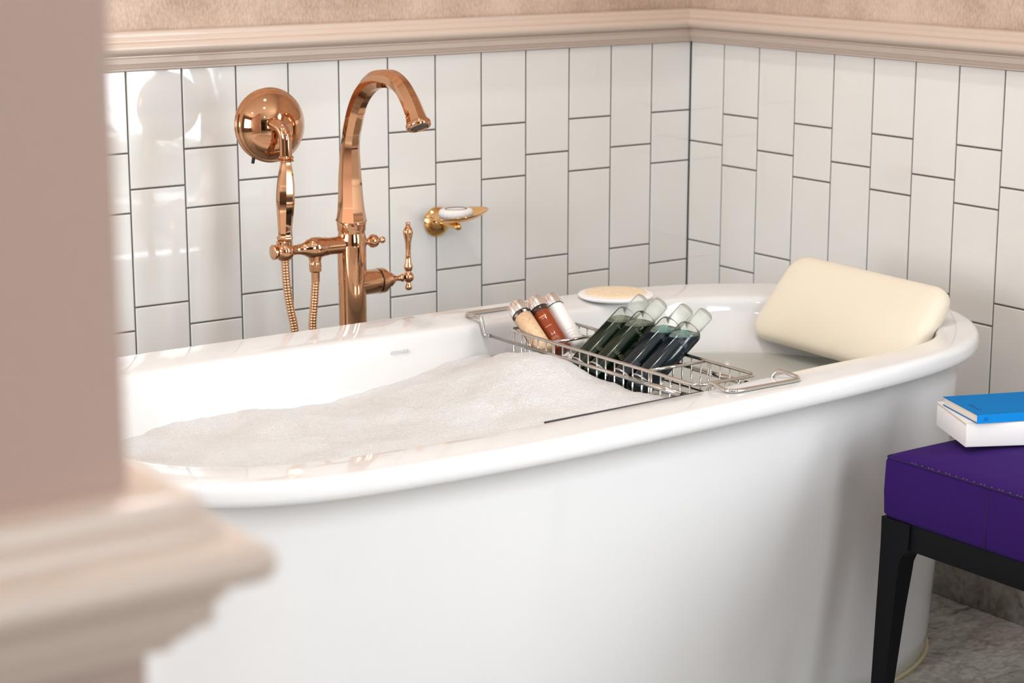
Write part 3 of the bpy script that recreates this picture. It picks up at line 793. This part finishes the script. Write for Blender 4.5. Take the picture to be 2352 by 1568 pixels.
for x in (-0.809, -0.691):
    g = G(); tube(g, [(x, -0.480, RZ_), (x, -0.965, RZ_)], 0.0028, 12)
    rl = build('support_rail', g, M_CHROME, cd)
    g = G(); tube(g, [(x, -0.835, RZ_), (x, -0.952, RZ_)], 0.0042, 14); sub('sleeve', g, M_CHROME, rl)
    g = G(); tube(g, [(x, -0.952, RZ_), (x, -0.958, RZ_)], 0.0040, 14); sub('sleeve_stop', g, M_DARK, rl)
HZ = -0.3785
g = G()
hp_ = [(-0.809, -0.965, RZ_), (-0.809, -0.985, RZ_ - 0.0005), (-0.8085, -0.997, RZ_ + 0.004), (-0.8075, -1.0045, HZ - 0.004), (-0.8075, -1.010, HZ + 0.003), (-0.808, -1.018, HZ + 0.0035), (-0.811, -1.036, HZ + 0.001), (-0.810, -1.047, HZ), (-0.804, -1.054, HZ), (-0.794, -1.0565, HZ), (-0.75, -1.0565, HZ), (-0.695, -1.0565, HZ), (-0.685, -1.054, HZ), (-0.6785, -1.046, HZ), (-0.678, -1.036, HZ + 0.001), (-0.682, -1.018, HZ + 0.0035), (-0.684, -1.010, HZ + 0.003), (-0.687, -1.0045, HZ - 0.004), (-0.690, -0.997, RZ_ + 0.004), (-0.691, -0.985, RZ_), (-0.691, -0.965, RZ_)]
tube(g, catmull(hp_, 5), 0.0030, 12); build('end_handle', g, M_CHROME, cd)
g = G()
hp_ = [(-0.809, -0.480, RZ_), (-0.810, -0.470, RZ_ - 0.001), (-0.812, -0.4655, RZ_ + 0.004), (-0.8135, -0.461, HZ), (-0.814, -0.452, HZ + 0.001), (-0.815, -0.432, HZ), (-0.813, -0.420, HZ), (-0.804, -0.415, HZ), (-0.75, -0.414, HZ), (-0.695, -0.415, HZ), (-0.687, -0.420, HZ), (-0.685, -0.432, HZ), (-0.686, -0.452, HZ + 0.001), (-0.6865, -0.461, HZ), (-0.688, -0.4655, RZ_ + 0.004), (-0.690, -0.470, RZ_ - 0.001), (-0.691, -0.480, RZ_)]
tube(g, catmull(hp_, 5), 0.0031, 12); build('end_handle', g, M_CHROME, cd)

# ------------------------------------------------------------------ bottles
def copy_tree(o, parent=None):
    c = o.copy(); COL.objects.link(c)
    if parent: c.parent = parent
    for ch in list(o.children): copy_tree(ch, c)
    return c
TILT = math.radians(35.5)
AX = Vector((math.cos(TILT), 0.035, math.sin(TILT))).normalized()
# local frame: Z along the bottle, rotated so the bottle leans towards +x
BROT = Vector((0, 0, 1)).rotation_difference(AX)
CAMDIR = Vector((-0.60, -0.76, 0.22))
def bottle(label, gel, film, ink, group, word):
    t = thing('shampoo_bottle', label, 'bottle', (0, 0, 0), group, BROT)
    R = 0.0193; H = 0.137
    body = [(0, 0.0012), (0.0120, 0.0012), (0.0160, 0.0), (0.0184, 0.0012), (R, 0.005), (R, H - 0.009), (0.0188, H - 0.0045), (0.0172, H - 0.0012), (0.0140, H), (0.0105, H + 0.0008)]
    g = G(); lathe(g, body, seg=40); sh = build('bottle_body', g, M_CLEAR, t, local=True)
    # gel with a level surface
    def gel_geo(r, drop, lo=None):
        g2 = G(); lathe(g2, [(0, 0.002), (0.0120, 0.002), (r - 0.001, 0.003), (r, 0.006), (r, H - 0.010), (0.0172, H - 0.004), (0.012, H - 0.0015), (0, H - 0.001)], seg=40)
        bm = bmesh.new(); vv = [bm.verts.new(p) for p in g2.v]
        for f in g2.f: bm.faces.new([vv[i] for i in f])
        bmesh.ops.remove_doubles(bm, verts=bm.verts, dist=1e-6)
        inv = BROT.inverted(); up = inv @ Vector((0, 0, 1)); p0 = Vector((0, 0, H - 0.0130)) + up * (0.0045 - drop)
        def cut(p, nrm):
            r2 = bmesh.ops.bisect_plane(bm, geom=bm.verts[:] + bm.edges[:] + bm.faces[:], plane_co=p, plane_no=nrm, clear_outer=True)
            ed = [e for e in r2['geom_cut'] if isinstance(e, bmesh.types.BMEdge)]
            if ed: bmesh.ops.edgeloop_fill(bm, edges=ed)
        cut(p0, up)
        if lo is not None: cut(p0 - up * lo, -up)
        g3 = G(); take(g3, bm, 0, True); return g3
    build('gel', gel_geo(R - 0.0006, 0.0035), gel, t, local=True, angle=40)
    build('gel_surface', gel_geo(R - 0.0007, 0.0, 0.0034), film, t, local=True, angle=40)
    g = G(); lathe(g, [(0.0118, H + 0.0006), (0.0126, H + 0.001), (0.0124, H + 0.0330), (0.0116, H + 0.0345), (0, H + 0.0350)], seg=32)
    build('cap', g, M_CAPC, t, local=True)
    g = G(); lathe(g, [(R + 0.0002, 0.0165), (R + 0.0003, 0.0170), (R + 0.0003, 0.0188), (R + 0.0002, 0.0193)], seg=40)
    build('silver_band', g, M_BAND, t, local=True)
    # small lettering running round the body, facing the camera side
    cl = BROT.inverted() @ CAMDIR; a0 = math.atan2(cl.y, cl.x)
    rows = [(0.050, 0.0075, 6, 0.50), (0.100, 0.0040, 4, 0.40)] if word == 'a' else [(0.038, 0.0080, 3, 0.20), (0.098, 0.0085, 4, 0.35)]
    rnd = random.Random(len(label))
    for z0, hgt, n_, off in rows:
        g = G()
        for q in range(n_):
            a = a0 + off + 0.20 * (q - n_ / 2)
            def sp_(u0, v0): return Vector((math.cos(a + u0 * 0.065) * (R + 0.0002), math.sin(a + u0 * 0.065) * (R + 0.0002), z0 + v0 * hgt))
            for (u0, v0), (u1, v1) in [((-1, 0), (-1, 1)), ((-1, rnd.choice((0, 0.5, 1))), (1, rnd.choice((0, 0.5, 1)))), ((1, 0), (1, rnd.choice((0.5, 1))))]:
                tube(g, [sp_(u0, v0), sp_(u1, v1)], 0.00036, 4)
        build('lettering', g, ink, t, local=True)
    return t
def place(t, x, y, z, label=None):
    t.location = (x, y, z + Z0)
    if label: t['label'] = label
    if '_o' in t: t['_o'] = Vector((x, y, z))
BG = 'shampoo bottles leaning in the caddy'
b1 = bottle('dark green gel bottle leaning in caddy, farthest of the four', M_LGREEN, M_OLIVE, M_PRINTG, BG, 'a')
place(b1, -0.793, -0.676, -0.4310)
b2_ = copy_tree(b1); place(b2_, -0.789, -0.715, -0.4310, 'dark green gel bottle in caddy, touching a dark blue bottle')
b3 = bottle('dark blue gel bottle in caddy, touching a green bottle', M_LBLUE, M_TEAL, M_PRINTB, BG, 'b')
place(b3, -0.786, -0.772, -0.4310)
b4 = copy_tree(b3); place(b4, -0.785, -0.815, -0.4310, 'dark blue gel bottle leaning in caddy, nearest of the four')
# three small jars
def jar(label, fill, lidless_h, shell, kind):
    Ht = 0.085; R = 0.0152
    t = thing('bath_jar', label, 'jar', (0, 0, 0), 'small chrome capped jars in the caddy')
    t.rotation_mode = 'QUATERNION'
    g = G(); lathe(g, [(0, 0), (0.0105, 0), (0.0130, 0.001), (R, 0.004), (R, Ht - 0.001), (0.0148, Ht), (0.0125, Ht + 0.0005)], seg=36); build('jar_body', g, shell, t, local=True)
    if fill: g = G(); lathe(g, [(0, 0.002), (0.0115, 0.002), (R - 0.0008, 0.005), (R - 0.0008, lidless_h), (0.008, lidless_h + 0.0015), (0, lidless_h)], seg=36); build('contents', g, fill, t, local=True)
    g = G(); lathe(g, [(0.0150, Ht), (0.0158, Ht + 0.0004), (0.0160, Ht + 0.0015), (0.0160, Ht + 0.0185), (0.0153, Ht + 0.0200), (0, Ht + 0.0202)], seg=36)
    build('chrome_cap', g, M_CHROME2, t, local=True, angle=40)
    g = G(); lathe(g, [(0.0153, Ht - 0.0010), (0.0158, Ht - 0.0008), (0.0158, Ht + 0.0006), (0.0153, Ht + 0.0008)], seg=36); build('cap_seal', g, M_DARK, t, local=True)
    return t
ja = jar('small clear jar of peach bath salt with chrome cap', M_SALT, 0.0790, M_JAR, 'salt')
jb = jar('small amber jar of red brown gel with chrome cap', None, 0, M_AMBER, 'amber')
jc = jar('small white jar with chrome cap next to the amber jar', None, 0, M_WHITECREAM, 'cream')
g = G(); lathe(g, [(0.0153, 0.0755), (0.01545, 0.076), (0.01545, 0.0835), (0.0153, 0.084)], seg=36); build('dark_shoulder', g, M_AMBER2, jb, local=True)
def lean(t, x, y, z, v):
    t.rotation_quaternion = Vector((0, 0, 1)).rotation_difference(Vector(v).normalized())
    place(t, x, y, z)
lean(ja, -0.7860, -0.5990, -0.4130, (0.002, 0.082, 0.058))
lean(jb, -0.7545, -0.5990, -0.4130, (0.003, 0.078, 0.062))
lean(jc, -0.7235, -0.5980, -0.4130, (0.003, 0.078, 0.062))
# print on the amber jar: short peach lines on the camera side
g = G(); cl = jb.rotation_quaternion.inverted() @ CAMDIR; a0 = math.atan2(cl.y, cl.x)
for z, w, r in [(0.064, 0.42, 0.0012), (0.060, 0.25, 0.0007), (0.0435, 0.40, 0.0007), (0.027, 0.25, 0.0006), (0.0205, 0.40, 0.0006), (0.018, 0.42, 0.0004), (0.014, 0.36, 0.0004)]:
    tube(g, [Vector((math.cos(a0 + w * q) * 0.0153, math.sin(a0 + w * q) * 0.0153, z)) for q in (-1, -0.5, 0, 0.5, 1)], r, 4)
build('printed_lines', g, M_PEACHLINE, jb, local=True)
g = G()
for z, w, r in [(0.030, 0.35, 0.0003), (0.024, 0.42, 0.0003), (0.018, 0.3, 0.0003)]:
    tube(g, [Vector((math.cos(a0 + 0.3 + w * q) * 0.0153, math.sin(a0 + 0.3 + w * q) * 0.0153, z)) for q in (-1, -0.5, 0, 0.5, 1)], r, 4)
build('printed_lines', g, M_TEXT, jc, local=True)

# ------------------------------------------------------------------ cream bath pillow
PP = Vector((-0.346, -0.568, -0.435)); PU = Vector((0.014, -0.3405, -0.010)).normalized(); PV = Vector((0.106, -0.0125, 0.120)); PV = (PV - PU * PV.dot(PU)).normalized()
PN = PU.cross(PV).normalized()
if PN.z < 0: PN = -PN
PW, PHt, PT = 0.3410, 0.1607, 0.038
pil = thing('bath_pillow', 'cream inflated bath pillow leaning on the right tub end', 'bath pillow', tuple(PP + PU * PW / 2 + PV * PHt / 2))
g = G(); nu, nv = 64, 36
vs = []; fs = []
def outline_pt(th, k, w):
    # rounded rectangle swept by arc length
    hx, hy = PW / 2 + 0.002 - k, PHt / 2 + 0.002 - k
    r = max(0.034 - k * 0.4, 0.006)
    segs = [(2 * (hx - r)), (PI / 2 * r), (2 * (hy - r)), (PI / 2 * r)] * 2
    # equal share of samples for sides and corners so that rings line up
    t = th / (2 * PI) * 8; i = int(t) % 8; q = t - int(t)
    cx, cy = hx - r, hy - r
    if i == 0: return Vector((hx, -cy + 2 * cy * q, w))
    if i == 1: a = PI / 2 * q; return Vector((cx + r * math.cos(a), cy + r * math.sin(a), w))
    if i == 2: return Vector((cx - 2 * cx * q, hy, w))
    if i == 3: a = PI / 2 + PI / 2 * q; return Vector((-cx + r * math.cos(a), cy + r * math.sin(a), w))
    if i == 4: return Vector((-hx, cy - 2 * cy * q, w))
    if i == 5: a = PI + PI / 2 * q; return Vector((-cx + r * math.cos(a), -cy + r * math.sin(a), w))
    if i == 6: return Vector((-cx + 2 * cx * q, -hy, w))
    a = 1.5 * PI + PI / 2 * q; return Vector((cx + r * math.cos(a), -cy + r * math.sin(a), w))
sec = [(0.070, PT * 0.50 + 0.002), (0.045, PT * 0.50 + 0.0015), (0.030, PT * 0.50 + 0.0005), (0.018, PT * 0.48), (0.010, PT * 0.43), (0.004, PT * 0.34), (0.001, PT * 0.22), (0.0, PT * 0.05), (0.0, -PT * 0.08), (0.003, -PT * 0.22), (0.009, -PT * 0.36), (0.018, -PT * 0.44), (0.030, -PT * 0.5), (0.05, -PT * 0.52), (0.078, -PT * 0.53)]
NP = 160
cen = PP + PU * PW / 2 + PV * PHt / 2 - PN * (PT * 0.40)
for k, w in sec:
    for i in range(NP):
        q = outline_pt(2 * PI * (i + 0.5) / NP, k, w)
        vs.append(cen + PU * q.x + PV * q.y + PN * q.z)
for a in range(len(sec) - 1):
    for i in range(NP): fs.append([a * NP + i, a * NP + (i + 1) % NP, (a + 1) * NP + (i + 1) % NP, (a + 1) * NP + i])
fs.append(list(range(NP))[::-1]); fs.append([(len(sec) - 1) * NP + i for i in range(NP)])
g.add(vs, fs)
build('cushion', g, M_PILLOW, pil)
g = G(); tube(g, [cen + PU * q.x + PV * q.y + PN * q.z for q in [outline_pt(2 * PI * (i + 0.5) / NP, 0.0055, -PT * 0.30) - Vector((0, 0, 0)) for i in range(NP)]], 0.0012, 8, True)
build('welded_seam', g, M_PILLOW, pil)

# ------------------------------------------------------------------ purple stool
SX0, SX1, SY0, SY1 = -0.605, -0.135, -1.625, -1.145
ZT, ZS, ZA = -0.480, -0.568, -0.606
st_ = thing('stool', 'purple upholstered stool with black wooden legs beside the tub', 'stool', ((SX0 + SX1) / 2, (SY0 + SY1) / 2, ZF))
def seat_pt(u, v, z, ins=0.0):
    hx, hy = (SX1 - SX0) / 2 - ins, (SY1 - SY0) / 2 - ins
    return Vector(((SX0 + SX1) / 2 + u * hx, (SY0 + SY1) / 2 + v * hy, z))
def rr_ring(ins, z, r, n=8, bulge=0.0):
    x0, x1, y0, y1 = SX0 + ins, SX1 - ins, SY0 + ins, SY1 - ins; P = []
    cs = ((x1 - r, y1 - r, 0), (x0 + r, y1 - r, PI / 2), (x0 + r, y0 + r, PI), (x1 - r, y0 + r, 1.5 * PI))
    for ci, (cx, cy, a0) in enumerate(cs):
        for k in range(n + 1): a = a0 + k * PI / 2 / n; P.append(Vector((cx + r * math.cos(a), cy + r * math.sin(a), z)))
        nxt = cs[(ci + 1) % 4]; e0 = P[-1]; e1 = Vector((nxt[0] + r * math.cos(nxt[2]), nxt[1] + r * math.sin(nxt[2]), z))
        for k in range(1, 8): P.append(e0.lerp(e1, k / 8))
    return P
secs = [(0.004, ZS, .009), (0.0, ZS + 0.006, .009), (-0.001, -0.53, .009), (0.0, ZT - 0.008, .009), (0.002, ZT - 0.002, .009), (0.007, ZT + 0.002, .012), (0.020, ZT + 0.0075, .02), (0.045, ZT + 0.0145, .04), (0.085, ZT + 0.0205, .04), (0.14, ZT + 0.024, .04), (0.20, ZT + 0.0255, .02)]
g = G(); vs = []; fs = []; nr = None
for ins, z, r in secs:
    R = rr_ring(ins, z, r); nr = len(R); vs += R
for a in range(len(secs) - 1):
    for i in range(nr): fs.append([a * nr + i, a * nr + (i + 1) % nr, (a + 1) * nr + (i + 1) % nr, (a + 1) * nr + i])
fs.append([(len(secs) - 1) * nr + i for i in range(nr)]); fs.append(list(range(nr))[::-1])
g.add(vs, fs); seat = build('seat', g, M_PURPLE, st_)
g = G(); tube(g, rr_ring(0.0015, ZT - 0.0015, .009), 0.0011, 6, True); sub('top_seam', g, M_SEAM, seat)
g = G()
for k in range(46):
    y = -1.19 - k * 0.0062
    if k % 5 in (0, 3): continue
    tube(g, [(SX0 + 0.0012, y, ZT + 0.0008), (SX0 + 0.0012, y - 0.003, ZT + 0.0008)], 0.0004, 4)
sub('stitching', g, M_STITCH, seat)
g = G(); tube(g, [(SX0 - 0.0005, -1.335, ZS + 0.004), (SX0 - 0.0008, -1.335, -0.53), (SX0 + 0.0, -1.335, ZT - 0.004)], 0.0009, 6); sub('side_seam', g, M_SEAM, seat)
g = G()
for (a, b2) in (((SX0 + 0.003, SY0 + 0.02, ZA), (SX0 + 0.026, SY1 - 0.02, ZS)), ((SX1 - 0.026, SY0 + 0.02, ZA), (SX1 - 0.002, SY1 - 0.02, ZS)), ((SX0 + 0.02, SY0 + 0.002, ZA), (SX1 - 0.02, SY0 + 0.026, ZS)), ((SX0 + 0.02, SY1 - 0.026, ZA), (SX1 - 0.02, SY1 - 0.002, ZS))):
    box(g, a, b2, 0, 0.001)
build('apron', g, M_BLACKW, st_)
def leg(cx, cy, dx, dy):
    """cx,cy = outer corner; dx,dy point inwards"""
    g = G(); sec = [(ZS, .054, .036), (ZA, .052, .036), (ZA - 0.005, .046, .034), (ZA - 0.012, .0405, .032), (ZA - 0.024, .0370, .030), (ZA - 0.045, .0355, .029), (-0.70, .0325, .025), (-0.82, .0265, .0185), (-0.93, .0215, .0145)]
    vs = []
    for z, w, wx in sec:
        t = max(0, (ZA - z) / (ZA - ZF)); ox, oy = cx + dx * (0.0005 - 0.003 * t), cy + dy * (0.0005 - 0.009 * t)
        for a, b3 in ((0, 0), (1, 0), (1, 1), (0, 1)): vs.append((ox + dx * wx * a, oy + dy * w * b3, z))
    fs = [[0, 1, 2, 3]]
    for i in range(len(sec) - 1):
        for k in range(4): fs.append([i * 4 + k, i * 4 + (k + 1) % 4, (i + 1) * 4 + (k + 1) % 4, (i + 1) * 4 + k])
    fs.append([(len(sec) - 1) * 4 + k for k in range(4)])
    g.add(vs, fs, 0, False); return g
for cx, cy, dx, dy in ((SX0, SY1, 1, -1), (SX1, SY1, -1, -1), (SX0, SY0, 1, 1), (SX1, SY0, -1, 1)):
    build('leg', leg(cx, cy, dx, dy), M_BLACKW, st_)

# ------------------------------------------------------------------ books on the stool
def book_frame(corner, ang, z):
    c, s = math.cos(ang), math.sin(ang)
    return Matrix(((c, -s, 0, corner[0]), (s, c, 0, corner[1]), (0, 0, 1, z), (0, 0, 0, 1)))
# local: x along the spine (away to the right), y towards the tub
ZW = -0.4535
wb = thing('book', 'thick white paperback lying under the blue book on stool', 'book', (-0.47, -1.24, ZW))
F1 = book_frame((-0.5545, -1.2475), math.radians(-28.0), ZW)
g = G(); box(g, (0.0015, 0.0025, 0.0015), (0.168, 0.119, 0.0320)); g.xf(F1); build('pages', g, M_PAGES, wb)
g = G()
box(g, (0, 0, 0), (0.170, 0.121, 0.0014), 0, 0.0004); box(g, (0, 0, 0.0322), (0.170, 0.121, 0.0336), 0, 0.0004); box(g, (0, 0, 0), (0.170, 0.0022, 0.0336), 0, 0.0006)
box(g, (0.0, 0.0018, 0.001), (0.0012, 0.1205, 0.0295), 0, 0.0003)
g.xf(F1); build('cover', g, M_PAPERW, wb)
ZBk = ZW + 0.0342
bb = thing('book', 'thin blue book lying on top of the white book', 'book', (-0.45, -1.22, ZBk))
F2 = book_frame((-0.5465, -1.2590), math.radians(-21.5), ZBk)
g = G(); box(g, (0.0012, 0.001, 0.0008), (0.150, 0.104, 0.0112)); g.xf(F2); build('pages', g, M_PAGES, bb)
g = G(); box(g, (0, 0, 0), (0.152, 0.106, 0.0008), 0); box(g, (0, 0, 0.0113), (0.152, 0.106, 0.0122), 0)
box(g, (0, -0.0006, 0), (0.152, 0.0008, 0.0122), 1)
g.xf(F2); cv = build('cover', g, [M_BLUE, M_BLUESP], bb)
g = G()
for k, (x, y, w) in enumerate([(0.016, 0.020, 0.0), (0.0125, 0.026, 0)]):
    n = 9 if k == 0 else 7
    for q in range(n):
        yy = y + q * 0.0042 
        tube(g, [(x, yy, 0.01225), (x + (0.0022 if (q * 7 + k) % 3 else 0.0010), yy + 0.0005, 0.01225)], 0.0003, 4)
        tube(g, [(x, yy, 0.01225), (x, yy + 0.0026, 0.01225)], 0.00025, 4)
for q in range(3): tube(g, [(0.0095, -0.0007, 0.0040 + q * 0.0018), (0.0160, -0.0007, 0.0040 + q * 0.0018)], 0.0003, 4)
g.xf(F2); sub('cover_print', g, M_BLUEINK, cv)

for o in list(bpy.data.objects):
    if '_o' in o: del o['_o']
